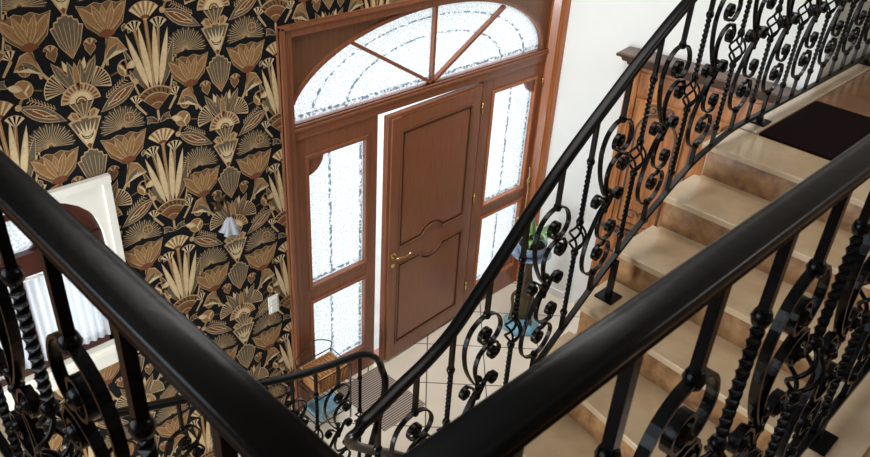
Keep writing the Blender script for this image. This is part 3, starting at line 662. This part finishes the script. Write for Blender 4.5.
# sloping concrete under the upper flight, under the lower flight and the turn
b = MB()
b.prism([(x - sp.x, z) for x, z in [(1.25, 1.0), (1.25, 1.14), (3.40, 2.32), (3.44, 2.32), (3.44, 2.12)]], YR - sp.y + .01, YL - sp.y - .005, 'xz')
b.prism([(x - sp.x, z) for x, z in [(.31, 0), (.31, 1.16), (1.10, 1.16), (1.10, .99), (2.38, .06), (2.38, 0)]], 1.64 - sp.y, 2.44 - sp.y, 'xz')
b.build('stair_soffit', 'plaster', st)

# rug on the landing
b = MB(); b.box(-.35, .35, -2.0, 0, 0, .012); tag(b.build('rug', 'rug', loc=(4.03, 1.315, ZG), bevel=.004), 'dark burgundy runner rug lying on the landing at the stair top', 'rug')
# door mat
b = MB(); b.box(-.20, .20, -.27, .27, 0, .012); tag(b.build('doormat', 'doormat_fibre', loc=(2.83, 3.125, 0), bevel=.003), 'grey ribbed doormat on the tiles inside the front door', 'doormat')

# ================================================================== IRONWORK
def sq_rings(b, z0, z1, h, twist=0, n=1):
    """square bar between z0 and z1, optionally twisted"""
    vs = []
    for i in range(n + 1):
        z = z0 + (z1 - z0) * i / n; a = twist * i / n
        for k in range(4):
            t = a + PI / 4 + k * PI / 2; q = h * 1.4142 * (1.06 if twist else 1)
            vs.append((q * math.cos(t), q * math.sin(t), z))
    b.add(vs, [(i * 4 + k, i * 4 + (k + 1) % 4, (i + 1) * 4 + (k + 1) % 4, (i + 1) * 4 + k) for i in range(n) for k in range(4)])
    b.add(vs[:4], [(3, 2, 1, 0)]); b.add(vs[-4:], [(0, 1, 2, 3)])
KN = [(.006, -.016), (.013, -.012), (.0165, 0), (.013, .012), (.006, .016)]
def knob(b, z): b.lathe(KN, (0, 0, z), 10)
H = .0080
def twist_mesh(top, bot):
    """z measured from the collar (0); 'top' up to the handrail, 'bot' down to the bottom bar"""
    b = MB()
    zc = -.335                                          # basket centre
    sq_rings(b, 0, top, H); knob(b, 0)
    sq_rings(b, zc + .07, 0, H * .95, 6.5 * PI, 52); knob(b, zc + .072)
    for k in range(4):
        P = []
        for i in range(13):
            u = i / 12; a = k * PI / 2 + 1.0 * PI * u; rr = .004 + .031 * math.sin(PI * u); P.append((rr * math.cos(a), rr * math.sin(a), zc - .062 + .124 * u))
        b.tube(P, .0052, 6)
    knob(b, zc - .072); sq_rings(b, -.70, zc - .07, H * .95, 6.5 * PI, 52); knob(b, -.71); sq_rings(b, -bot, -.70, H)
    me = b; return me
RIB = [(-.0036, -.009), (.0036, -.009), (.0036, .009), (-.0036, .009)]
def smooth2(pts, n=6): return [(p.x, 0, p.z) for p in catmull([(x, 0, z) for x, z in pts], n)]
def spiral(c, r0, a0, turns, sgn, n=18):
    return [(c[0] + r0 * (1 - .55 * i / n) * math.cos(a0 + sgn * turns * 2 * PI * i / n), c[1] + r0 * (1 - .55 * i / n) * math.sin(a0 + sgn * turns * 2 * PI * i / n)) for i in range(n + 1)]
ROS = [(.004, -.096), (.062, -.210), (-.078, -.340), (.076, -.352), (.062, -.500), (.004, -.614)]
def panel_mesh(top, bot):
    b = MB(); sq_rings(b, 0, top, H); knob(b, 0); knob(b, -.71); sq_rings(b, -bot, -.71, H)
    cw = -.355
    for s in (1, -1):                                   # s=-1 mirrors the upper half into the lower
        F = lambda pts: [(x, cw + s * (z - cw)) for x, z in pts]
        strips = [
            [(0, 0), (-.045, -.010), (-.086, -.045), (-.106, -.115), (-.090, -.210), (-.045, -.300), (-.008, -.345), (.0, cw)],
            [(0, 0), (.042, -.012), (.074, -.045), (.088, -.090), (.072, -.128), (.045, -.142)] + spiral((.006, -.096), .040, -1.1, 1.15, -1),
            [(.002, cw), (-.022, -.300), (-.034, -.240), (-.018, -.186), (.025, -.160), (.070, -.160)] + spiral((.062, -.206), .036, 1.0, 1.15, -1),
        ]
        for q in strips: b.sweep([(x, 0, z) for x, z in [(p[0], p[2]) for p in smooth2(F(q), 4)]], RIB, (0, 1, 0))
    for sg, c in ((-1, (-.078, -.340)), (1, (.076, -.352))):
        q = [(0, -.40), (sg * .018, -.372), (sg * .036, -.338), (sg * .060, -.318)] + spiral(c, .030, PI / 2 + sg * .3, 1.0, -sg, 12)
        b.sweep(smooth2(q, 3), RIB, (0, 1, 0))
    for zz in (cw, cw + .045, cw - .045): b.lathe([(.009, -.010), (.014, -.008), (.016, 0), (.014, .008), (.009, .010)], (-.006 if zz != cw else 0, 0, zz), 8)
    return b
def rosette_obj():
    b = MB(); b.lathe([(.004, -.018), (.014, -.014), (.0175, 0), (.014, .014), (.004, .018)], (0, 0, 0), 18, axis='y', rad=lambda a: 1 + .16 * math.cos(6 * a))
    b.lathe([(.002, -.022), (.006, -.018), (.007, 0), (.006, .018), (.002, .022)], (0, 0, 0), 10, axis='y')
    o = b.build('rosette', 'iron'); return o
ros_proto = rosette_obj(); ros_mesh = ros_proto.data; bpy.data.objects.remove(ros_proto)
TW = {}; PN = {}
def put_baluster(kind, parent, pos, rotz, top, bot):
    key = (round(top, 3), round(bot, 3)); D = TW if kind == 'twist' else PN; nm = 'twisted_baluster' if kind == 'twist' else 'scroll_baluster'
    if key not in D:
        o = (twist_mesh(top, bot) if kind == 'twist' else panel_mesh(top, bot)).build(nm, 'iron', fix=False); D[key] = o.data
    else:
        o = bpy.data.objects.new(nm, D[key]); COL.objects.link(o)
    o.parent = parent; o.location = pos; o.rotation_euler = (0, 0, rotz)
    if kind != 'twist':
        for x, z in ROS:
            r = bpy.data.objects.new('rosette', ros_mesh); COL.objects.link(r); r.parent = o; r.location = (x, 0, z); r.rotation_euler = (0, random.random() * 2, 0)
    return o
# moulded handrail profile (side, up) with origin on the top line
HW = .0225
RP = [(-.013, -.034), (.013, -.034), (.015, -.029), (.0205, -.027), (HW, -.023), (.0205, -.019), (HW, -.015), (HW, -.011), (.0205, -.006), (.0165, -.0025), (.009, -.0006), (0, 0), (-.009, -.0006), (-.0165, -.0025), (-.0205, -.006), (-HW, -.011), (-HW, -.015), (-.0205, -.019), (-HW, -.023), (-.0205, -.027), (-.015, -.029)]
RPF = [(-.015, -.036), (.015, -.036), (.017, -.031), (.0225, -.029), (.0245, -.025), (.0215, -.021), (.0245, -.017), (.0250, -.010), (.0240, -.004), (.0205, -.0015), (.0180, -.0020), (.0155, -.0008), (.008, 0), (0, .0002), (-.008, 0), (-.0155, -.0008), (-.0180, -.0020), (-.0205, -.0015), (-.0240, -.004), (-.0250, -.010), (-.0245, -.017), (-.0215, -.021), (-.0245, -.025), (-.0225, -.029), (-.017, -.031)]
BAR = [(-.011, -.009), (.011, -.009), (.011, .009), (-.011, .009)]
def post(b, p, z0, z1, h=.012, plate=.045):
    x, y = p; b.box(x - h, x + h, y - h, y + h, z0, z1); b.box(x - plate, x + plate, y - plate, y + plate, z0, z0 + .010)

def at_y(px, py, y):
    d = r_ * ((px - 435) / 772.086) - u_ * ((py - 228.5) / 772.086) + f_
    return EYE + d * (y / d.y)
# --- balustrade on the stair and along the landing
YA = 1.385
balA = thing('stair_balustrade', 'black wrought iron balustrade climbing beside the stone stairs and along the landing', 'balustrade', (2.6, YA, 0))
oA = Vector((2.6, YA, 0))
RA = [(6.24, YA, 3.635), (5.6, YA, 3.635), (4.6, YA, 3.635), (3.95, YA, 3.635), (3.55, YA, 3.635), (3.32, YA, 3.60), (3.12, YA, 3.545), (2.768, YA, 3.366), (2.541, YA, 3.224), (2.334, YA, 3.074), (2.117, YA, 2.908), (1.91, YA, 2.722), (1.795, YA, 2.607), (1.66, YA, 2.475), (1.562, YA, 2.39), (1.454, YA, 2.332), (1.331, YA, 2.288)] + [tuple(at_y(*q)) for q in ((372, 411, 1.38), (360, 421, 1.382), (353, 429, 1.395), (351, 436, 1.44), (357, 441, 1.50), (371, 445, 1.56), (388, 449, 1.60), (410, 455, 1.60), (432, 461, 1.60))] + [(2.0, 1.60, 1.255), (2.35, 1.60, 1.05), (2.46, 1.60, 1.0)]
PA = catmull(RA, 8)
def zrail(x, lower=False):
    P = [p for p in PA if (p.y > 1.55) == lower]
    for a, c in zip(P, P[1:]):
        if min(a.x, c.x) <= x <= max(a.x, c.x) and abs(a.x - c.x) > 1e-6: return a.z + (c.z - a.z) * (x - a.x) / (c.x - a.x)
    return P[-1].z if lower else P[0].z
b = MB(); b.sweep([p - oA for p in PA], RP, m=None, smooth=True); b.build('handrail', 'rail_paint', balA)
GAP = 1.02
bx = [1.16 + .04 * i for i in range(128)]
b = MB(); b.sweep([Vector((x, YA, zrail(x) - GAP)) - oA for x in bx if x < 6.23], BAR); b.build('bottom_rail', 'rail_paint', balA)
b = MB(); b.sweep([Vector((x, 1.60, zrail(x, True) - .93)) - oA for x in [1.36 + .04 * i for i in range(27)]], BAR); b.build('bottom_rail', 'rail_paint', balA)
i = 0; x = 1.4185 - .172
idx = 0
while x < 6.2:
    kind = 'twist' if idx % 2 == 0 else 'panel'
    zr = zrail(x); slope_drop = .212 if x < 3.4 else .20
    put_baluster(kind, balA, Vector((x, YA, zr - slope_drop)) - oA, 0, slope_drop - .036, GAP - slope_drop - .006 if kind == 'twist' else GAP - slope_drop - .006)
    x += .1727 if x < 5 else .1727; idx += 1
x = 1.45; idx = 0
while x < 2.4:
    zr = zrail(x, True); put_baluster('panel' if idx % 2 else 'twist', balA, Vector((x, 1.60, zr - .19)) - oA, 0, .155, .74); x += .1727; idx += 1
for (px, py, z0) in ((2.603, 1.367, ZG - 3 * RISE), (3.832, 1.385, ZG + .004), (5.33, 1.385, ZG + .004), (1.46, 1.37, ZG - 7 * RISE)):
    b = MB(); post(b, (px - oA.x, py - oA.y), z0, zrail(px) - GAP); b.build('foot_post', 'rail_paint', balA)
b = MB(); b.box(2.44 - oA.x, 2.48 - oA.x, 1.58 - oA.y, 1.62 - oA.y, 0, .99); b.build('newel_post', 'rail_paint', balA)

# --- outer balustrade of the lower flight with a swept end
PBp = [tuple(at_y(*q)) for q in ((14, 430, 2.42), (43, 424, 2.45), (142, 404.5, 2.55), (175, 398, 2.58), (256, 381.5, 2.62), (299, 372.5, 2.64), (335, 361, 2.655), (355, 354, 2.66), (368, 352, 2.65))]
e = PBp[-1]
PBp = [(.31, 2.395, PBp[0][2] + .06)] + PBp
tail = [tuple(at_y(*q)) for q in ((379, 357, 2.635), (384, 370, 2.61), (383.5, 388, 2.60), (379, 410, 2.60), (372.5, 435, 2.60), (367, 455, 2.60))]
tail.append((tail[-1][0] - .03, 2.60, .15)); tail.append((tail[-1][0] - .005, 2.60, .004))
PB = catmull(PBp + tail, 8)
nB = (len(PBp) - 1) * 8
balB = thing('stair_balustrade', 'short black iron balustrade beside the doormat whose handrail sweeps down to the floor', 'balustrade', (e[0], 2.60, 0))
oB = Vector((e[0], 2.60, 0))
b = MB(); b.sweep([p - oB for p in PB[:nB + 60]], RP, smooth=True); 
b.build('handrail', 'rail_paint', balB)
botB = []
L = 0; marks = []; prev = PB[nB]
step = .165; nxt = .055; idx = 0
for p in reversed(PB[:nB]):
    seg = (Vector((p.x, p.y, 0)) - Vector((prev.x, prev.y, 0))).length
    while L + seg >= nxt:
        t = (nxt - L) / seg; q = prev.lerp(p, t); marks.append((q, math.atan2(prev.y - p.y, prev.x - p.x), idx)); nxt += step; idx += 1
    L += seg; prev = p
for q, a, k in marks:
    put_baluster('twist' if k % 2 == 0 else 'panel', balB, Vector((q.x, q.y, q.z - .20)) - oB, a, .17, .74)
b = MB(); b.sweep([Vector((p.x, p.y, p.z - .945)) - oB for p in PB[:nB:4]] + [Vector((PB[nB].x + .03, PB[nB].y, PB[nB].z - .945)) - oB], BAR); b.build('bottom_rail', 'rail_paint', balB)
b = MB(); b.box(.29 - oB.x, .325 - oB.x, 2.378 - oB.y, 2.413 - oB.y, 7 * RISE + .001, PB[0].z - .03); b.build('newel_post', 'rail_paint', balB)
b = MB(); q = marks[0][0]; post(b, (q.x + .03 - oB.x, q.y - oB.y), 0, q.z - .94); b.build('foot_post', 'rail_paint', balB)

# --- gallery balustrades in the foreground
XL, YRr, ZR = .2315, .2730, 3.62
balL = thing('gallery_balustrade', 'black gallery balustrade in the left foreground running toward the papered wall', 'balustrade', (XL, .30, ZG))
balR = thing('gallery_balustrade', 'black gallery balustrade in the right foreground above the stairs', 'balustrade', (.26, YRr, ZG))
b = MB(); b.sweep([(.010 * max(0, 1 - (y - .3) / .8), y - .30, ZR - ZG) for y in (YRr - .015, .6, 1.2, 1.8, 2.4, 3.0, 3.44)], RPF, smooth=True); b.build('handrail', 'rail_paint', balL)
b = MB(); b.sweep([(x - .26, .009 * max(0, 1 - (x - .3) / .8), ZR - ZG) for x in (XL + .030, .6, 1.2, 1.8, 2.4, 3.0, 3.36)], RPF, smooth=True); b.build('handrail', 'rail_paint', balR)
b = MB(); b.box(-.011, .011, YRr - .30, 3.14, .06, .078); b.build('bottom_rail', 'rail_paint', balL)
b = MB(); b.box(.0, 3.10, -.011, .011, .06, .078); b.build('bottom_rail', 'rail_paint', balR)
def bal_row(parent, o, fixed, start, end, first, axis, k0):
    t = first; k = k0
    while t < end:
        p = (0, t - o, ZR - ZG - .2) if axis == 'y' else (t - o, 0, ZR - ZG - .2)
        put_baluster('twist' if k % 2 == 0 else 'panel', parent, p, PI / 2 if axis == 'y' else 0, .16, .79)
        t += .196; k += 1
bal_row(balL, .30, XL, 0, 3.3, .464, 'y', 1)
bal_row(balR, .26, YRr, 0, 3.3, .404, 'x', 1)
for p in ((0, .9), (0, 2.3)):
    b = MB(); post(b, p, .004, .07); b.build('foot_post', 'rail_paint', balL)
for p in ((1.58, -.0), (2.9, 0)):
    b = MB(); post(b, p, .004, .07); b.build('foot_post', 'rail_paint', balR)
b = MB(); b.box(3.34 - .26, 3.38 - .26, -.02, .02, .004, 1.03); b.build('newel_post', 'rail_paint', balR)
b = MB(); b.box(-.02, .02, YRr - .32, YRr - .28, .004, 1.02); b.build('newel_post', 'rail_paint', balL)

# ================================================================== OBJECTS
# carved cabinet against the right wall
ang = math.atan2(nR.y, nR.x)
s_c = (Vector((4.88, 2.86)) - Vector(WR[0])).dot(dR)
c0 = rw(.715, .002)
cab = thing('cabinet', 'tall carved honey-wood cabinet with dark crown against the white wall', 'cabinet', c0, 0)
cab.rotation_euler = (0, 0, math.atan2(dR.y, dR.x))
# local axes: +x along the wall toward the stairs, -y (=out of the wall) ...
sgn = 1 if (Matrix.Rotation(math.atan2(dR.y, dR.x), 2) @ Vector((0, 1))).dot(nR) > 0 else -1
CL, CDp, CH = 1.02, .11, 2.275
def cb(b, x0, x1, d0, d1, z0, z1, m=None): b.box(x0, x1, sgn * d0, sgn * d1, z0, z1, m)
b = MB(); cb(b, 0, CL, 0, CDp, .08, CH); b.build('body', 'honey_wood', cab, bevel=.004)
b = MB(); cb(b, -.01, CL + .01, 0, CDp + .02, 0, .10); b.build('plinth', 'walnut', cab, bevel=.006)
b = MB()
prof = [(0, 0), (.02, .001), (.026, .022), (.05, .03), (.06, .055), (.085, .064), (.09, .082), (.075, .09), (0, .092)]
for i in range(len(prof) - 1):
    (e0, z0), (e1, z1) = prof[i], prof[i + 1]
    if z1 - z0 < 1e-4: continue
    v = [(-e0, 0, CH + z0), (CL + e0, 0, CH + z0), (CL + e0, sgn * (CDp + e0), CH + z0), (-e0, sgn * (CDp + e0), CH + z0), (-e1, 0, CH + z1), (CL + e1, 0, CH + z1), (CL + e1, sgn * (CDp + e1), CH + z1), (-e1, sgn * (CDp + e1), CH + z1)]
    b.add(v, [(0, 1, 5, 4), (1, 2, 6, 5), (2, 3, 7, 6), (3, 0, 4, 7)] + ([(4, 5, 6, 7)] if i == len(prof) - 2 or z1 else []))
b.build('crown', 'walnut', cab)
b = MB(); cb(b, .02, CL - .02, CDp, CDp + .012, CH - .20, CH - .03); b.build('frieze', 'honey_wood', cab, bevel=.003)
for x in (0, CL - .09):
    b = MB(); cb(b, x, x + .09, CDp, CDp + .022, .12, CH - .02); cb(b, x + .02, x + .035, CDp + .022, CDp + .028, .3, CH - .3); cb(b, x + .055, x + .07, CDp + .022, CDp + .028, .3, CH - .3); b.build('pilaster', 'honey_wood', cab, bevel=.003)
def scroll(b, cx, cz, r, s):
    P = [(cx + s * r * (1 - .78 * i / 24) * math.cos(2.6 * PI * i / 24), sgn * (CDp + .03), cz + r * (1 - .78 * i / 24) * math.sin(2.6 * PI * i / 24)) for i in range(25)]
    b.tube(P, r * .14, 6, scale=[1.2 - .5 * i / 24 for i in range(25)])
dw = (CL - .18 - .03) / 2
for i in range(2):
    x0 = .095 + i * (dw + .02); x1 = x0 + dw
    d = MB(); cb(d, x0, x1, CDp, CDp + .018, 1.00, CH - .22); dobj = d.build('door', 'honey_wood', cab, bevel=.004)
    d = MB(); n = 14
    arch = [(x0 + .05, 1.06), (x1 - .05, 1.06)] + [((x0 + x1) / 2 + (dw / 2 - .05) * math.cos(PI * k / n), CH - .46 + .15 * math.sin(PI * k / n)) for k in range(n + 1)]
    d.prism(arch, sgn * (CDp + .018), sgn * (CDp + .03)); d.build('raised_panel', 'honey_wood', dobj, bevel=.008)
    d = MB(); d.sweep([(x, sgn * (CDp + .028), z) for x, z in arch + [arch[0]]], [(-.008, -.006), (.008, -.006), (.008, .006), (-.008, .006)], (0, 1, 0)); d.build('moulding', 'walnut', dobj)
    d = MB(); scroll(d, (x0 + x1) / 2 - .06, CH - .275, .045, 1); scroll(d, (x0 + x1) / 2 + .06, CH - .275, .045, -1); scroll(d, (x0 + x1) / 2 - .05, 1.14, .05, 1); scroll(d, (x0 + x1) / 2 + .05, 1.14, .05, -1); d.build('carving', 'walnut', dobj)
    d = MB(); kx = x1 - .03 if i == 0 else x0 + .03; d.lathe([(.008, 0), (.012, .012), (.006, .02)], (kx, sgn * (CDp + .018) if sgn > 0 else sgn * (CDp + .038), 1.5), 10, axis='y'); d.build('knob', 'brass', dobj)
    d = MB(); cb(d, x0, x1, CDp, CDp + .018, .14, .74); dobj = d.build('door', 'honey_wood', cab, bevel=.004)
    d = MB(); cb(d, x0 + .05, x1 - .05, CDp + .018, CDp + .03, .19, .69); d.build('raised_panel', 'honey_wood', dobj, bevel=.01)
    d = MB(); scroll(d, (x0 + x1) / 2 - .06, .45, .055, 1); scroll(d, (x0 + x1) / 2 + .06, .45, .055, -1); d.build('carving', 'walnut', dobj)
    d = MB(); cb(d, x0, x1, CDp, CDp + .02, .77, .93); dobj = d.build('drawer', 'honey_wood', cab, bevel=.006)
    d = MB(); scroll(d, (x0 + x1) / 2 - .05, .85, .035, 1); scroll(d, (x0 + x1) / 2 + .05, .85, .035, -1); d.build('carving', 'walnut', dobj)
b = MB(); cb(b, -.02, CL + .02, CDp, CDp + .035, .945, .985); b.build('waist_moulding', 'walnut', cab, bevel=.006)

# plant stand (bronze figure on a blue base with a bowl) and the plant in it
ps = thing('plant_stand', 'slender bronze plant stand on a wavy blue base by the white wall', 'plant stand', (4.28, 2.99, 0))
b = MB(); b.lathe([(.13, 0), (.150, .02), (.135, .05), (.115, .075), (.05, .10)], (0, 0, 0), 40, rad=lambda a: 1 + .08 * math.cos(7 * a)); b.build('base', 'blue_base', ps)
b = MB(); b.lathe([(.045, .09), (.05, .14), (.07, .24), (.078, .34), (.066, .44), (.040, .52), (.028, .60), (.036, .66), (.026, .70)], (0, 0, 0), 20, rad=lambda a: 1 + .05 * math.cos(4 * a))
for a in (.4, 2.5, 4.6):
    b.tube(catmull([(.03 * math.cos(a), .03 * math.sin(a), .40), (.10 * math.cos(a), .10 * math.sin(a), .33), (.09 * math.cos(a), .09 * math.sin(a), .20), (.105 * math.cos(a), .105 * math.sin(a), .08)], 5), .014, 8)
b.build('figure', 'bronze', ps)
b = MB(); b.lathe([(.03, .69), (.075, .71), (.15, .735), (.165, .75), (.160, .755), (.07, .728), (.02, .72)], (0, 0, 0), 24); b.build('dish', 'bowl_glaze', ps)
pp = thing('potted_plant', 'green strap-leaved plant in a pale blue bowl on the bronze stand', 'plant', (4.28, 2.99, .7285))
b = MB(); b.lathe([(.06, 0), (.095, .03), (.115, .075), (.12, .11), (.112, .11), (.105, .09)], (0, 0, 0), 24); b.build('pot', 'bowl_glaze', pp)
b = MB(); b.lathe([(.02, .088), (.104, .088), (.104, .094), (.02, .098)], (0, 0, 0), 16); b.build('soil', 'soil', pp)
for k in range(2):
    b = MB()
    for i in range(13):
        a = random.random() * 2 * PI; ln = random.uniform(.14, .27); up = random.uniform(.10, .24)
        P = [Vector((math.cos(a) * ln * t * (1 if t < .8 else .95), math.sin(a) * ln * t, .095 + up * math.sin(min(t, 1) * 2.2) * .9)) for t in (0, .2, .4, .6, .8, 1)]
        wd = [.012, .024, .030, .026, .016, .002]; S = Vector((-math.sin(a), math.cos(a), 0)); vs = []
        for p, q in zip(P, wd): vs += [p + S * q, p + Vector((0, 0, -.006)), p - S * q, p + Vector((0, 0, -.009))]
        b.add(vs, [(j * 4 + c, j * 4 + (c + 1) % 4, j * 4 + 4 + (c + 1) % 4, j * 4 + 4 + c) for j in range(5) for c in range(4)], None, True)
    b.build('foliage', 'leaf' if k == 0 else 'leaf_pale', pp)

# wire rack with a wicker basket above and a blue tray below
RKx, RKy = 2.40, 3.235
rk = thing('wire_rack', 'dark wire two-tier rack standing left of the doormat', 'rack', (RKx, RKy, 0))
b = MB(); hw, hd = .145, .11
for sx in (-1, 1):
    for sy in (-1, 1): b.tube([(sx * hw, sy * hd, 0), (sx * hw, sy * hd, .50)], .006, 6)
for z in (.10, .34, .50):
    b.tube([(-hw, -hd, z), (hw, -hd, z), (hw, hd, z), (-hw, hd, z), (-hw, -hd, z)], .005, 6)
for z in (.10, .34):
    for i in range(9): x = -hw + 2 * hw * i / 8; b.tube([(x, -hd, z), (x, hd, z)], .003, 5)
b.build('wire_frame', 'wire', rk)
b = MB(); b.tube([(0, hd, .50), (0, hd, .64)], .004, 6)
P = [(-hw, hd, .50), (-hw, hd, .56), (0, hd, .64), (hw, hd, .56), (hw, hd, .50)]; b.tube(catmull(P, 6), .004, 5); b.build('carry_loop', 'wire', rk)
wb = thing('wicker_basket', 'orange-brown wicker basket on the upper shelf of the wire rack', 'basket', (RKx, RKy, .3455))
b = MB(); bw, bd = .125, .09
def ring(z, s): return [(-bw * s, -bd * s, z), (bw * s, -bd * s, z), (bw * s, bd * s, z), (-bw * s, bd * s, z), (-bw * s, -bd * s, z)]
v = []; zs = [0, .13]; s_ = [.82, 1]
for z, q in ((0, .84), (.135, 1), (.135, .93), (.012, .78)): v += ring(z, q)[:4]
b.add(v, [(0, 3, 2, 1)] + [(r * 4 + k, r * 4 + (k + 1) % 4, r * 4 + 4 + (k + 1) % 4, r * 4 + 4 + k) for r in range(3) for k in range(4)] + [(12, 13, 14, 15)])
b.build('body', 'basket_light', wb)
b = MB()
for i in range(5): z = .014 + i * .026; q = .855 + .15 * z / .135; b.tube(ring(z, q), .011, 6)
for i in range(9):
    x = -.92 + 1.84 * i / 8
    for sy in (-1, 1): b.tube([(bw * x * .86, sy * bd * .88, .0), (bw * x, sy * (bd + .008), .135)], .006, 5)
b.build('weave', 'basket', wb)
b = MB(); b.tube(ring(.137, 1.0), .010, 6); b.build('rim', 'basket_light', wb)
b = MB()
for i in range(9):
    a = i * 1.9; b.tube([(-.104 + .026 * i, -.085, .138 + .004 * math.sin(a)), (-.104 + .026 * i, .0, .154 + .007 * math.cos(a)), (-.104 + .026 * i, .085, .138)], .013, 6)
b.build('woven_lid', 'basket', wb)
b = MB(); b.box(-.11, .11, -.08, .08, 0, .012); b.box(-.11, .11, -.08, -.07, .012, .035); b.box(-.11, .11, .07, .08, .012, .035); b.box(-.11, -.10, -.07, .07, .012, .035); b.box(.10, .11, -.07, .07, .012, .035)
tag(b.build('tray', 'blue_tray', loc=(RKx, RKy, .1055), bevel=.003), 'pale blue tray on the lowest shelf of the wire rack', 'tray')

# light switch, wall sconce, cord
lsw = thing('light_switch', 'white double light switch on the patterned wallpaper beside the door', 'light switch', (2.165, Y0 - .009, 1.02))
b = MB(); b.box(-.038, .038, -.010, 0, -.068, .068); b.build('plate', 'switch_white', lsw, bevel=.004)
for z in (-.03, .03):
    b = MB(); b.box(-.024, .024, -.016, -.009, z - .024, z + .024); b.build('rocker', 'switch_white', lsw, bevel=.003)
scn = thing('wall_sconce', 'small wall sconce with brown metal leaves and a pale glass flower', 'wall lamp', (1.85, Y0 - .009, 1.83)); scn.scale = (.8, .8, .8)
b = MB(); b.lathe([(.035, 0), (.03, -.012), (.01, -.02)], (0, 0, .03), 14, axis='y')
b.tube(catmull([(0, -.015, .03), (-.02, -.06, .08), (-.03, -.07, .14), (.01, -.08, .12), (.03, -.09, .02), (.03, -.09, -.03)], 6), .007, 7)
for p, q in (((-.02, -.05, .08), (-.08, -.05, .12)), ((-.03, -.06, .13), (-.01, -.06, .20)), ((0, -.05, .06), (-.07, -.04, .03)), ((-.02, -.06, .1), (.05, -.05, .15))):
    d = Vector(q) - Vector(p); n = d.cross(Vector((0, 1, 0))).normalized(); P_ = Vector(p)
    b.add([P_, P_ + d * .4 + n * .018, Vector(q), P_ + d * .4 - n * .018, P_ + d * .45 + Vector((0, -.010, 0)), P_ + d * .45 + Vector((0, .006, 0))], [(0, 1, 4), (1, 2, 4), (2, 3, 4), (3, 0, 4), (1, 0, 5), (2, 1, 5), (3, 2, 5), (0, 3, 5)])
b.build('bracket', 'sconce_metal', scn)
b = MB(); b.lathe([(.012, -.02), (.030, -.05), (.045, -.10), (.070, -.135), (.066, -.136), (.040, -.10), (.024, -.05), (.006, -.025)], (.03, -.09, 0), 30, rad=lambda a: 1 + .22 * math.cos(5 * a)); b.build('glass_shade', 'glass_petal', scn)
b = MB(); cx_, cy_ = 4.70, Y0 - .03
b.tube(catmull([(cx_, cy_, 1.20), (cx_ + .004, cy_ - .006, 1.12), (cx_ - .012, cy_ - .006, 1.07), (cx_ + .012, cy_ - .004, .99), (cx_ + .006, cy_ - .006, .90), (cx_ + .01, cy_ - .004, .80)], 5), .005, 6)
b.lathe([(.003, 0), (.010, -.012), (.009, -.03), (.003, -.036)], (cx_ + .01, cy_ - .004, .80), 8)
tag(b.build('pull_cord', 'cord'), 'thin beige cord hanging from the right door frame', 'cord')
